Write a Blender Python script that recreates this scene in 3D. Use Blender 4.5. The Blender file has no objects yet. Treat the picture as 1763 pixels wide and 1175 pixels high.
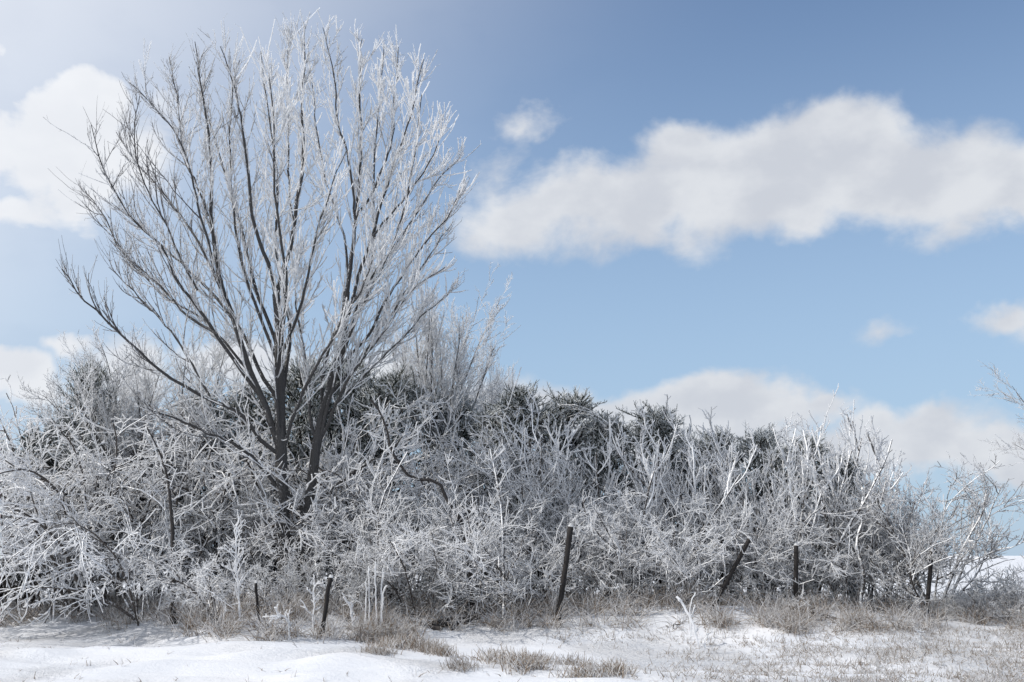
import bpy, math, random
import numpy as np

# ------------------------------------------------------------------ camera, sky, sun, exposure
SC = bpy.context.scene
COL = SC.collection
PW, PH, F, HOR = 1763.0, 1175.0, 1714.0, 957.0      # photo size, focal length in photo pixels, horizon row
CX, CY = PW / 2, PH / 2
EYE = np.array([0.0, 0.0, 1.5])
TILT = math.atan((HOR - CY) / F)

cam = bpy.data.cameras.new('camera')
cam.sensor_width = 36.0
cam.lens = 36.0 * F / PW
cam.clip_end = 6000
camo = bpy.data.objects.new('camera', cam)
COL.objects.link(camo)
camo.location = EYE
camo.rotation_euler = (math.pi / 2 + TILT, 0, 0)
SC.camera = camo

def ray(px, py):
    c, s = math.cos(TILT), math.sin(TILT)
    a, b = px - CX, CY - py
    v = np.array([a, F * c - b * s, F * s + b * c])
    return v
def at(px, py, Y):
    v = ray(px, py)
    return EYE + v * (Y / v[1])
def azel(px, py):
    v = ray(px, py); v = v / np.linalg.norm(v)
    return math.atan2(v[0], v[1]), math.asin(v[2])

SUN_EL = math.radians(43)
SUN_XY = np.array([-0.985, -0.17]); SUN_XY /= np.linalg.norm(SUN_XY)
SUN_DIR = np.array([SUN_XY[0] * math.cos(SUN_EL), SUN_XY[1] * math.cos(SUN_EL), math.sin(SUN_EL)])

SC.view_settings.view_transform = 'Standard'
SC.view_settings.look = 'None'
SC.view_settings.exposure = 0.12
SC.view_settings.gamma = 1.0
SC.view_settings.use_curve_mapping = False
SC.render.engine = 'CYCLES'
SC.cycles.max_bounces = 8
SC.cycles.diffuse_bounces = 4
SC.cycles.glossy_bounces = 2
SC.cycles.transmission_bounces = 6
SC.cycles.transparent_max_bounces = 4
SC.cycles.use_adaptive_sampling = False
SC.cycles.use_denoising = True

class NT:
    """small helper round a node tree"""
    def __init__(s, tree):
        s.t = tree; s.n = tree.nodes; s.l = tree.links
        s.n.clear()
    def add(s, kind, **kw):
        n = s.n.new(kind)
        for k, v in kw.items(): setattr(n, k, v)
        return n
    def put(s, sock, v):
        if hasattr(v, 'is_output'): s.l.new(v, sock)
        else: sock.default_value = v
    def math(s, op, a, b=0.0, c=0.0, clamp=False):
        n = s.add('ShaderNodeMath', operation=op, use_clamp=clamp)
        s.put(n.inputs[0], a); s.put(n.inputs[1], b); s.put(n.inputs[2], c)
        return n.outputs[0]
    def vec(s, op, a, b=(0, 0, 0)):
        n = s.add('ShaderNodeVectorMath', operation=op)
        s.put(n.inputs[0], a); s.put(n.inputs[1], b)
        return n.outputs['Value'] if op in ('LENGTH', 'DOT_PRODUCT') else n.outputs[0]
    def noise(s, vec, scale, detail=4, rough=0.5, dist=0.0, out='Fac'):
        n = s.add('ShaderNodeTexNoise')
        s.put(n.inputs['Vector'], vec)
        n.inputs['Scale'].default_value = scale; n.inputs['Detail'].default_value = detail
        n.inputs['Roughness'].default_value = rough; n.inputs['Distortion'].default_value = dist
        return n.outputs[out]
    def smooth(s, v, a, b, lo=0.0, hi=1.0):
        n = s.add('ShaderNodeMapRange', interpolation_type='SMOOTHSTEP')
        s.put(n.inputs['Value'], v)
        n.inputs['From Min'].default_value = a; n.inputs['From Max'].default_value = b
        n.inputs['To Min'].default_value = lo; n.inputs['To Max'].default_value = hi
        return n.outputs[0]
    def mix(s, f, a, b):
        n = s.add('ShaderNodeMix', data_type='RGBA')
        s.put(n.inputs[0], f); s.put(n.inputs[6], a); s.put(n.inputs[7], b)
        return n.outputs[2]

world = bpy.data.worlds.new('World')
SC.world = world
world.use_nodes = True
SKY_STRENGTH = 0.14
def build_world():
    w = NT(world.node_tree)
    out = w.add('ShaderNodeOutputWorld'); bg = w.add('ShaderNodeBackground')
    w.l.new(bg.outputs[0], out.inputs[0])
    bg.inputs['Strength'].default_value = SKY_STRENGTH
    sky = w.add('ShaderNodeTexSky', sky_type='NISHITA', sun_disc=False)
    sky.sun_elevation = SUN_EL
    sky.sun_rotation = math.atan2(SUN_XY[0], SUN_XY[1])
    sky.altitude = 300; sky.air_density = 1.0; sky.dust_density = 0.3; sky.ozone_density = 1.6
    co = w.add('ShaderNodeTexCoord').outputs['Generated']
    sep = w.add('ShaderNodeSeparateXYZ'); w.l.new(co, sep.inputs[0])
    az = w.math('ARCTAN2', sep.outputs[0], sep.outputs[1])
    el = w.math('ARCSINE', sep.outputs[2])
    cmb = w.add('ShaderNodeCombineXYZ'); w.l.new(az, cmb.inputs[0]); w.l.new(el, cmb.inputs[1])
    # ragged edges: the direction is pushed about by noise before the cloud banks are measured
    wob = w.vec('SUBTRACT', w.noise(co, 6.0, 5, 0.55, out='Color'), (0.5, 0.5, 0.5))
    wob = w.vec('MULTIPLY', wob, (0.20, 0.15, 0.0))
    p = w.vec('ADD', cmb.outputs[0], wob)
    banks = [  # photo column, row, half width, half height, weight
        (1330, 310, 280, 135, 1.08), (1050, 335, 250, 100, 1.0), (1570, 325, 250, 118, 1.05), (1450, 265, 160, 90, 1.0),
        (900, 370, 180, 95, .8), (1730, 320, 200, 90, .95), (1140, 265, 140, 60, .75), (1420, 395, 150, 60, .75),
        (890, 210, 85, 36, .42), (850, 285, 80, 50, .25),
        (110, 190, 115, 70, .9), (80, 270, 180, 105, 1.1), (130, 335, 130, 90, 1.0), (20, 370, 150, 50, .7),
        (-60, 230, 130, 80, .9), (-10, 85, 60, 70, .45), (290, 200, 110, 80, .25), (240, 300, 90, 90, .5),
        (10, 655, 130, 70, 1.0), (115, 590, 80, 30, .55), (-120, 640, 160, 60, .9),
        (660, 640, 110, 70, .8), (450, 635, 110, 50, .7), (250, 640, 130, 60, .6),
        (900, 695, 140, 70, 1.0), (1050, 735, 190, 70, 1.0), (1230, 715, 150, 80, 1.1), (1150, 775, 280, 60, 1.0),
        (1350, 705, 80, 36, .7), (1430, 765, 130, 55, .9), (1620, 765, 160, 62, .95), (1740, 780, 170, 55, .95),
        (1500, 790, 220, 34, .7), (1510, 557, 80, 22, .32), (1750, 538, 90, 34, .55), (1900, 560, 160, 60, .7)]
    acc = None
    for (x, y, rx, ry, wt) in banks:
        a0, e0 = azel(x, y); a1, _ = azel(x + rx, y); _, e1 = azel(x, y - ry)
        d = w.vec('LENGTH', w.vec('MULTIPLY', w.vec('SUBTRACT', p, (a0, e0, 0)), (1 / abs(a1 - a0), 1 / abs(e1 - e0), 0)))
        v = w.math('MULTIPLY_ADD', d, -wt, wt)
        acc = v if acc is None else w.math('SMOOTH_MAX', acc, v, 0.22)
    # the same kind of fair weather cloud everywhere else in the sky
    fld = w.math('MULTIPLY_ADD', w.noise(w.vec('MULTIPLY', co, (1, 1, 2.2)), 2.6, 3, 0.5), 4.0, -2.15)
    outside = w.math('MAXIMUM', w.smooth(w.math('ABSOLUTE', az), 0.56, 0.78), w.smooth(el, 0.58, 0.78))
    fld = w.math('ADD', fld, w.math('MULTIPLY_ADD', outside, 6.0, -6.0))
    dens = w.math('MAXIMUM', acc, w.math('MINIMUM', fld, 1.0))
    q = w.vec('MULTIPLY', co, (1, 1, 1.5))
    grain = w.math('SUBTRACT', w.noise(q, 8.0, 9, 0.64, 0.25), 0.5)
    cov = w.smooth(w.math('MULTIPLY_ADD', grain, 1.1, dens), -0.06, 0.46, 0.0, 0.96)
    lobe = w.noise(q, 11.0, 5, 0.5)
    lobe2 = w.noise(w.vec('ADD', q, tuple(SUN_DIR * 0.035)), 11.0, 5, 0.5)
    body = w.smooth(w.math('MULTIPLY_ADD', dens, -0.10, w.math('SUBTRACT', lobe, lobe2)), -0.22, 0.14)
    toward = w.smooth(w.vec('DOT_PRODUCT', co, tuple(SUN_DIR)), -0.05, 0.85)
    base = w.mix(body, (4.05, 4.25, 4.65, 1), (4.95, 5.1, 5.35, 1))
    lit = w.mix(toward, base, (6.7, 6.8, 7.0, 1))
    # the air near the ground is milky all round the horizon
    milk = w.smooth(el, -0.05, 0.62, 0.92, 0.0)
    clear = w.mix(milk, sky.outputs[0], (2.6, 3.6, 4.8, 1))
    veil = w.math('MAXIMUM', cov, w.smooth(toward, 0.0, 0.9, 0.0, 0.80))
    w.l.new(w.mix(veil, clear, lit), bg.inputs[0])
    world.cycles.sampling_method = 'MANUAL'
    world.cycles.sample_map_resolution = 512
build_world()

sun = bpy.data.lights.new('sun', 'SUN')
sun.energy = 3.3
sun.angle = math.radians(0.53)
sun.color = (1.0, 0.955, 0.89)
suno = bpy.data.objects.new('sun', sun)
COL.objects.link(suno)
suno.location = tuple(SUN_DIR * 60)
_z = SUN_DIR
suno.rotation_euler = (math.acos(_z[2]), 0, math.atan2(_z[1], _z[0]) + math.pi / 2)

# ------------------------------------------------------------------ materials
def material(name):
    m = bpy.data.materials.new(name); m.use_nodes = True
    t = NT(m.node_tree)
    out = t.add('ShaderNodeOutputMaterial'); bs = t.add('ShaderNodeBsdfPrincipled')
    t.l.new(bs.outputs[0], out.inputs[0])
    return m, t, bs, out

WIND = np.array([-0.62, -0.50, 0.60]); WIND /= np.linalg.norm(WIND)
def rime_material(name, bark_a, bark_b, ice=(0.945, 0.95, 0.96), bias=0.0, facing=0.55, glow=0.25, bump=0.0, fine=24):
    """bark under a coat of rime: the coat thickens with the 'ice' value of the twig and on the windward upper side"""
    m, t, bs, out = material(name)
    geo = t.add('ShaderNodeNewGeometry'); tc = t.add('ShaderNodeTexCoord')
    at_ = t.add('ShaderNodeAttribute', attribute_name='ice')
    oi = t.add('ShaderNodeObjectInfo')
    pos = t.vec('ADD', tc.outputs['Object'], oi.outputs['Location'])
    n1 = t.noise(pos, fine, 3, 0.6); n2 = t.noise(pos, 2.2, 2, 0.5)
    face = t.vec('DOT_PRODUCT', geo.outputs['Normal'], tuple(WIND))
    f = t.math('MULTIPLY_ADD', face, facing, at_.outputs['Fac'])
    f = t.math('MULTIPLY_ADD', t.math('SUBTRACT', n1, 0.5), 1.1, f)
    f = t.math('MULTIPLY_ADD', t.math('SUBTRACT', n2, 0.5), 0.7, f)
    f = t.math('ADD', f, bias)
    f = t.smooth(f, 0.36, 0.62)
    bark = t.mix(t.noise(pos, fine * 1.7, 4, 0.6), (*bark_a, 1), (*bark_b, 1))
    t.l.new(t.mix(f, bark, (*ice, 1)), bs.inputs['Base Color'])
    t.l.new(t.smooth(f, 0, 1, 0.9, 0.55), bs.inputs['Roughness'])
    bs.inputs['Specular IOR Level'].default_value = 0.3
    if bump:
        b = t.add('ShaderNodeBump'); b.inputs['Strength'].default_value = bump; b.inputs['Distance'].default_value = 0.045
        wv = t.noise(t.vec('MULTIPLY', pos, (22, 22, 3.5)), 1.0, 4, 0.65)
        t.l.new(wv, b.inputs['Height']); t.l.new(b.outputs[0], bs.inputs['Normal'])
    if glow:     # rime is a bright scattering crust: light comes through it
        tr = t.add('ShaderNodeBsdfTranslucent'); tr.inputs[0].default_value = (*ice, 1)
        mx = t.add('ShaderNodeMixShader')
        t.l.new(t.math('MULTIPLY', f, glow), mx.inputs[0])
        t.l.new(bs.outputs[0], mx.inputs[1]); t.l.new(tr.outputs[0], mx.inputs[2])
        t.l.new(mx.outputs[0], out.inputs[0])
    return m

M = {}
M['tree_bark'] = rime_material('tree_bark', (0.030, 0.028, 0.028), (0.11, 0.106, 0.104), bias=-0.10, facing=0.42, glow=0.0, bump=0.9, fine=30)
M['tree_twig'] = rime_material('tree_twig', (0.06, 0.055, 0.06), (0.13, 0.12, 0.12), facing=0.40, glow=0.6, bias=.10)
M['shrub_bark'] = rime_material('shrub_bark', (0.045, 0.037, 0.033), (0.13, 0.115, 0.105), facing=0.5, glow=0.0)
M['shrub_twig'] = rime_material('shrub_twig', (0.05, 0.04, 0.035), (0.13, 0.11, 0.10), facing=0.42, glow=0.6, bias=.26)
M['dark_bark'] = rime_material('dark_bark', (0.025, 0.022, 0.022), (0.07, 0.063, 0.06), facing=0.3, glow=0.0, bias=-0.22, bump=0.5)
M['needles'] = rime_material('needles', (0.025, 0.033, 0.024), (0.065, 0.075, 0.055), ice=(0.74, 0.77, 0.79), facing=0.45, glow=0.0, fine=14)
M['dry_grass'] = rime_material('dry_grass', (0.13, 0.095, 0.065), (0.42, 0.34, 0.27), ice=(0.86, 0.85, 0.85), facing=0.25, glow=0.4)

def snow_material():
    m, t, bs, out = material('snow')
    tc = t.add('ShaderNodeTexCoord'); P = tc.outputs['Object']
    n1 = t.noise(P, 0.7, 3, 0.5); n2 = t.noise(P, 26, 5, 0.65)
    c = t.mix(t.smooth(n1, 0.35, 0.7), (0.655, 0.675, 0.715, 1), (0.73, 0.735, 0.755, 1))
    # litter and seed specks blown on to the crust
    n3 = t.noise(P, 55, 2, 0.5); n4 = t.noise(P, 1.1, 3, 0.5)
    sp = t.math('MULTIPLY', t.smooth(n3, 0.69, 0.76), t.smooth(n4, 0.42, 0.60))
    c = t.mix(t.math('MULTIPLY', sp, 0.75), c, (0.34, 0.29, 0.24, 1))
    t.l.new(c, bs.inputs['Base Color'])
    bs.inputs['Roughness'].default_value = 0.6
    bs.inputs['Specular IOR Level'].default_value = 0.25
    crust = t.smooth(t.noise(P, 0.35, 2, 0.5), 0.42, 0.6)
    b1 = t.add('ShaderNodeBump'); b1.inputs['Distance'].default_value = 0.06
    t.l.new(t.math('MULTIPLY_ADD', crust, 0.65, 0.28), b1.inputs['Strength'])
    t.l.new(t.math('ADD', n2, t.math('MULTIPLY', t.noise(t.vec('MULTIPLY', P, (.7, 1.6, 1)), 6, 5, 0.62), 2.4)), b1.inputs['Height'])
    t.l.new(b1.outputs[0], bs.inputs['Normal'])
    return m
M['snow'] = snow_material()

def wood_post_material():
    m, t, bs, out = material('post_wood')
    P = t.add('ShaderNodeTexCoord').outputs['Object']
    n = t.noise(t.vec('MULTIPLY', P, (60, 60, 4)), 1.0, 5, 0.65)
    t.l.new(t.mix(n, (0.005, 0.0045, 0.0045, 1), (0.026, 0.021, 0.02, 1)), bs.inputs['Base Color'])
    bs.inputs['Roughness'].default_value = 0.85
    b = t.add('ShaderNodeBump'); b.inputs['Strength'].default_value = 0.7; b.inputs['Distance'].default_value = 0.01
    t.l.new(n, b.inputs['Height']); t.l.new(b.outputs[0], bs.inputs['Normal'])
    return m
M['post'] = wood_post_material()

# ------------------------------------------------------------------ ground
def sst(a, b, x):
    t = np.clip((np.asarray(x, float) - a) / (b - a), 0, 1); return t * t * (3 - 2 * t)
_gr = np.random.default_rng(5)
_waves = [(_gr.normal(size=2) * k, _gr.uniform(0, 6.28), 1.0 / k) for k in (0.5, 0.8, 1.2, 1.8, 2.6, 3.7) for _ in range(3)]
def gz(x, y):
    """height of the snow at x, y"""
    x = np.asarray(x, float); y = np.asarray(y, float)
    edge = 18.6 - 1.6 * np.exp(-((x + 4.2) / 1.6) ** 2) + 0.25 * np.sin(x * 0.9) + 1.7 * sst(-6.0, -8.4, x)      # foot of the hedge bank
    z = 0.05 * sst(12, 16, y) + 0.40 * sst(-2.4, 1.6, y - edge)
    und = sum(a * np.sin(d[0] * x + d[1] * y + ph) for d, ph, a in _waves) * 0.012
    near = np.exp(-((y - 16) / 9.0) ** 2)
    z = z + und * (0.35 + near)
    # wind drifts with a soft crest in front of the bushes on the left
    z = z + 0.15 * np.exp(-((x + 3.2) / 2.6) ** 2 - ((y - 15.1) / 0.75) ** 2)
    z = z + 0.10 * np.exp(-((x + 1.6) / 2.2) ** 2 - ((y - 13.4) / 0.5) ** 2)
    z = z + 0.13 * np.exp(-((x - 1.6) / 1.1) ** 2 - ((y - 18.6) / 0.6) ** 2)
    z = z + 0.16 * np.exp(-((x - 3.0) / 1.4) ** 2 - ((y - 19.3) / 0.5) ** 2)
    for (cx, cy, sx, h) in ((-3.4, 14.2, .8, .09), (-2.3, 13.7, .7, .09), (-4.9, 13.6, .9, .07), (-1.9, 12.9, .9, .08), (-0.9, 14.3, .6, .06), (-6.3, 15.2, 1.1, .08), (-4.2, 12.6, .8, .06), (-7.4, 14.0, .9, .06)):
        u = (y - cy - 0.12 * np.sin((x - cx) * 3)) / 0.22
        z = z + h * np.exp(-((x - cx) / sx) ** 2) * np.where(u > 0, np.exp(-u * u * 6), np.exp(-u * u * .5))
    rip = np.sin(y * 9.0 + 2.2 * np.sin(x * .9 + y * .35) + x * 1.7) * np.clip(np.sin(x * .8 + 1.3) * np.sin(y * 1.1 + x * .3) + .35, 0, 1)
    z = z + rip * .018 * np.exp(-((y - 14.5) / 4.0) ** 2)
    far = sst(40, 400, y)
    z = z + far * 0.7 * np.sin(x * 0.006 + 1.1)
    return z
def g1(x, y): return float(gz(x, y))

def axis(lo, hi, step, end, grow):
    a = list(np.arange(lo, hi + 1e-6, step)); s = step
    while a[-1] < end: s *= grow; a.append(a[-1] + s)
    b = []; s = step; v = lo
    while v > -end: s *= grow; v -= s; b.append(v)
    return np.array(b[::-1] + a)
def make_ground():
    xs = axis(-11.5, 12.5, 0.07, 3500, 1.22); ys = axis(10.5, 23.0, 0.07, 3500, 1.22)
    X, Y = np.meshgrid(xs, ys)
    Z = gz(X, Y)
    V = np.stack([X, Y, Z], -1).reshape(-1, 3)
    nx, ny = len(xs), len(ys)
    i = np.arange(nx * ny).reshape(ny, nx)
    Q = np.stack([i[:-1, :-1], i[:-1, 1:], i[1:, 1:], i[1:, :-1]], -1).reshape(-1, 4)
    return V, Q

def mesh_from(name, V, Q, ice=None):
    me = bpy.data.meshes.new(name)
    V = np.ascontiguousarray(V, np.float32); Q = np.ascontiguousarray(Q, np.int32)
    k = Q.shape[1]
    me.vertices.add(len(V)); me.vertices.foreach_set('co', V.ravel())
    me.loops.add(Q.size); me.loops.foreach_set('vertex_index', Q.ravel())
    me.polygons.add(len(Q))
    me.polygons.foreach_set('loop_start', np.arange(0, Q.size, k, dtype=np.int32))
    me.polygons.foreach_set('use_smooth', np.ones(len(Q), dtype=bool))
    if ice is not None:
        a = me.attributes.new('ice', 'FLOAT', 'POINT'); a.data.foreach_set('value', np.ascontiguousarray(ice, np.float32))
    me.update(calc_edges=True)
    me.validate()
    return me
def link(name, me, mat=None, parent=None):
    o = bpy.data.objects.new(name, me); COL.objects.link(o)
    if mat is not None and not me.materials: me.materials.append(mat)
    if parent is not None: o.parent = parent
    if name in ('twig_spray', 'blade_tuft'): o['kind'] = 'stuff'
    return o
def thing(name, label, cat, loc, group=None, rz=0.0, scale=1.0):
    o = bpy.data.objects.new(name, None); COL.objects.link(o)
    o.empty_display_size = 0.2
    o.location = loc; o.rotation_euler = (0, 0, rz)
    o.scale = (scale,) * 3 if not hasattr(scale, '__len__') else scale
    tag(o, label, cat, group); return o
def tag(o, label=None, cat=None, group=None, kind=None):
    if label: o['label'] = label
    if cat: o['category'] = cat
    if group: o['group'] = group
    if kind: o['kind'] = kind
def copy_tree(o, parent=None):
    c = o.copy(); COL.objects.link(c); c.parent = parent
    for ch in list(o.children): copy_tree(ch, c)
    return c

V_, Q_ = make_ground()
ground = link('snow_field', mesh_from('snow_field', V_, Q_), M['snow'])
tag(ground, 'wind rippled snow covering the ground in front of the hedge', 'snow', kind='structure')

# ------------------------------------------------------------------ branch growth (vectorised)
def unit(v): return v / np.maximum(np.linalg.norm(v, axis=-1, keepdims=True), 1e-9)
class Br:
    """a bundle of polylines: p (B,P,3), r (B,P), ice (B,), src = index of the main stem each belongs to"""
    def __init__(s, p, r, ice, src): s.p, s.r, s.ice, s.src = p, r, ice, src
    def __len__(s): return len(s.p)
    def sel(s, m): return Br(s.p[m], s.r[m], s.ice[m], s.src[m])

def catmull(pts, n):
    pts = np.asarray(pts, float)
    P = np.vstack([2 * pts[0] - pts[1], pts, 2 * pts[-1] - pts[-2]])
    d = np.r_[0, np.cumsum(np.linalg.norm(np.diff(pts, axis=0), axis=1))]
    s = np.linspace(0, d[-1], n); out = []
    for v in s:
        i = min(np.searchsorted(d, v, 'right') - 1, len(pts) - 2); t = (v - d[i]) / max(d[i + 1] - d[i], 1e-9)
        a, b, c, e = P[i], P[i + 1], P[i + 2], P[i + 3]
        out.append(0.5 * (2 * b + (c - a) * t + (2 * a - 5 * b + 4 * c - e) * t * t + (3 * b - a - 3 * c + e) * t ** 3))
    return np.array(out)

def path(start, d, L, P, up, wander, g, sag=0.0):
    """grow B polylines from start along d with length L; up bends them to the sky (or, negative, to the ground)"""
    B = len(start); pts = np.empty((B, P, 3)); pts[:, 0] = start
    st = (L / (P - 1))[:, None]
    upv = up if hasattr(up, '__len__') else np.full(B, up)
    for k in range(1, P):
        d = d + g.normal(size=(B, 3)) * wander
        d[:, 2] += (upv - sag * k / P) / (P - 1)
        d = unit(d)
        pts[:, k] = pts[:, k - 1] + d * st
    return pts

def grow(par, n, t0, t1, ang, ang_sd, L, L_sd, P, up, wander, g, r0, tip=0.45, fall=0.5, ice=None, ice_sd=0.18, sag=0.0, keep=1.0, even=True, flat=0.0):
    """n side shoots on every polyline of par; L falls off towards the tip of the parent by `fall`"""
    B, Pp = par.p.shape[:2]
    idx = np.repeat(np.arange(B), n)
    t = np.tile((np.arange(n) + 0.5) / n, B) + g.uniform(-0.5, 0.5, B * n) / n if even else g.uniform(0, 1, B * n)
    t = np.clip(t0 + (t1 - t0) * t, 0, 0.999)
    if keep < 1:
        m = g.uniform(size=len(t)) < keep; idx, t = idx[m], t[m]
    f = t * (Pp - 1); i = f.astype(int); w = (f - i)[:, None]
    a, b = par.p[idx, i], par.p[idx, i + 1]
    s = a * (1 - w) + b * w; tan = unit(b - a)
    rp = par.r[idx, i] * (1 - w[:, 0]) + par.r[idx, i + 1] * w[:, 0]
    q = g.normal(size=s.shape)
    if flat: q[:, 2] *= (1 - flat)
    q = unit(q - tan * (q * tan).sum(-1, keepdims=True))
    an = np.abs(g.normal(ang, ang_sd, len(t)))[:, None]
    d = np.cos(an) * tan + np.sin(an) * q
    LL = np.maximum(L * (1 - fall * t) * np.exp(g.normal(0, L_sd, len(t))), 0.02)
    p = path(s, d, LL, P, up, wander, g, sag)
    r = np.minimum(r0 * np.exp(g.normal(0, 0.15, len(t))), np.maximum(rp * 0.92, r0 * 0.5))
    prof = np.linspace(1, tip, P) ** 0.9
    rad = r[:, None] * prof[None]
    ic = (par.ice[idx] if ice is None else ice) + g.normal(0, ice_sd, len(t))
    return Br(p, rad, ic, par.src[idx])

def tubes(bundles, sides=3, lump=0.0, g=None):
    """one vertex/face/ice array for any number of bundles; `sides` may be a list, one entry for each bundle"""
    Vs, Qs, Is, off = [], [], [], 0
    for bi, b in enumerate(bundles):
        if len(b) == 0: continue
        S = sides[bi] if hasattr(sides, '__len__') else sides
        B, P = b.p.shape[:2]
        tan = np.empty_like(b.p)
        tan[:, 1:-1] = b.p[:, 2:] - b.p[:, :-2]; tan[:, 0] = b.p[:, 1] - b.p[:, 0]; tan[:, -1] = b.p[:, -1] - b.p[:, -2]
        tan = unit(tan)
        mean = unit(b.p[:, -1] - b.p[:, 0] + 1e-6)
        ref = np.where(np.abs(mean[:, 2:3]) < 0.75, np.array([[0, 0, 1.0]]), np.array([[1.0, 0, 0]]))
        ref = np.repeat(ref[:, None], P, 1)
        u = unit(np.cross(tan, ref)); v = np.cross(tan, u)
        th = np.arange(S) * 2 * math.pi / S
        r = b.r.copy()
        if lump and g is not None: r[:, :-1] *= 1 + g.uniform(-lump, lump, (B, P - 1))
        ring = (u[:, :, None] * np.cos(th)[None, None, :, None] + v[:, :, None] * np.sin(th)[None, None, :, None])
        vv = b.p[:, :, None] + ring * r[:, :, None, None]
        i = np.arange(B * P * S).reshape(B, P, S) + off
        j = np.roll(i, -1, 2)
        q = np.stack([i[:, :-1], i[:, 1:], j[:, 1:], j[:, :-1]], -1).reshape(-1, 4)
        Vs.append(vv.reshape(-1, 3)); Qs.append(q)
        ic = b.ice if b.ice.ndim == 2 else np.repeat(b.ice[:, None], P, 1)
        Is.append(np.repeat(ic.reshape(-1), S)); off += B * P * S
    return np.concatenate(Vs), np.concatenate(Qs), np.concatenate(Is)

def single(pts, r0, r1, ice, src=0, n=16, power=1.0):
    p = catmull(pts, n)
    r = r1 + (r0 - r1) * (1 - np.linspace(0, 1, n)) ** power
    return Br(p[None], r[None], np.array([ice]), np.array([src]))

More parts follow.
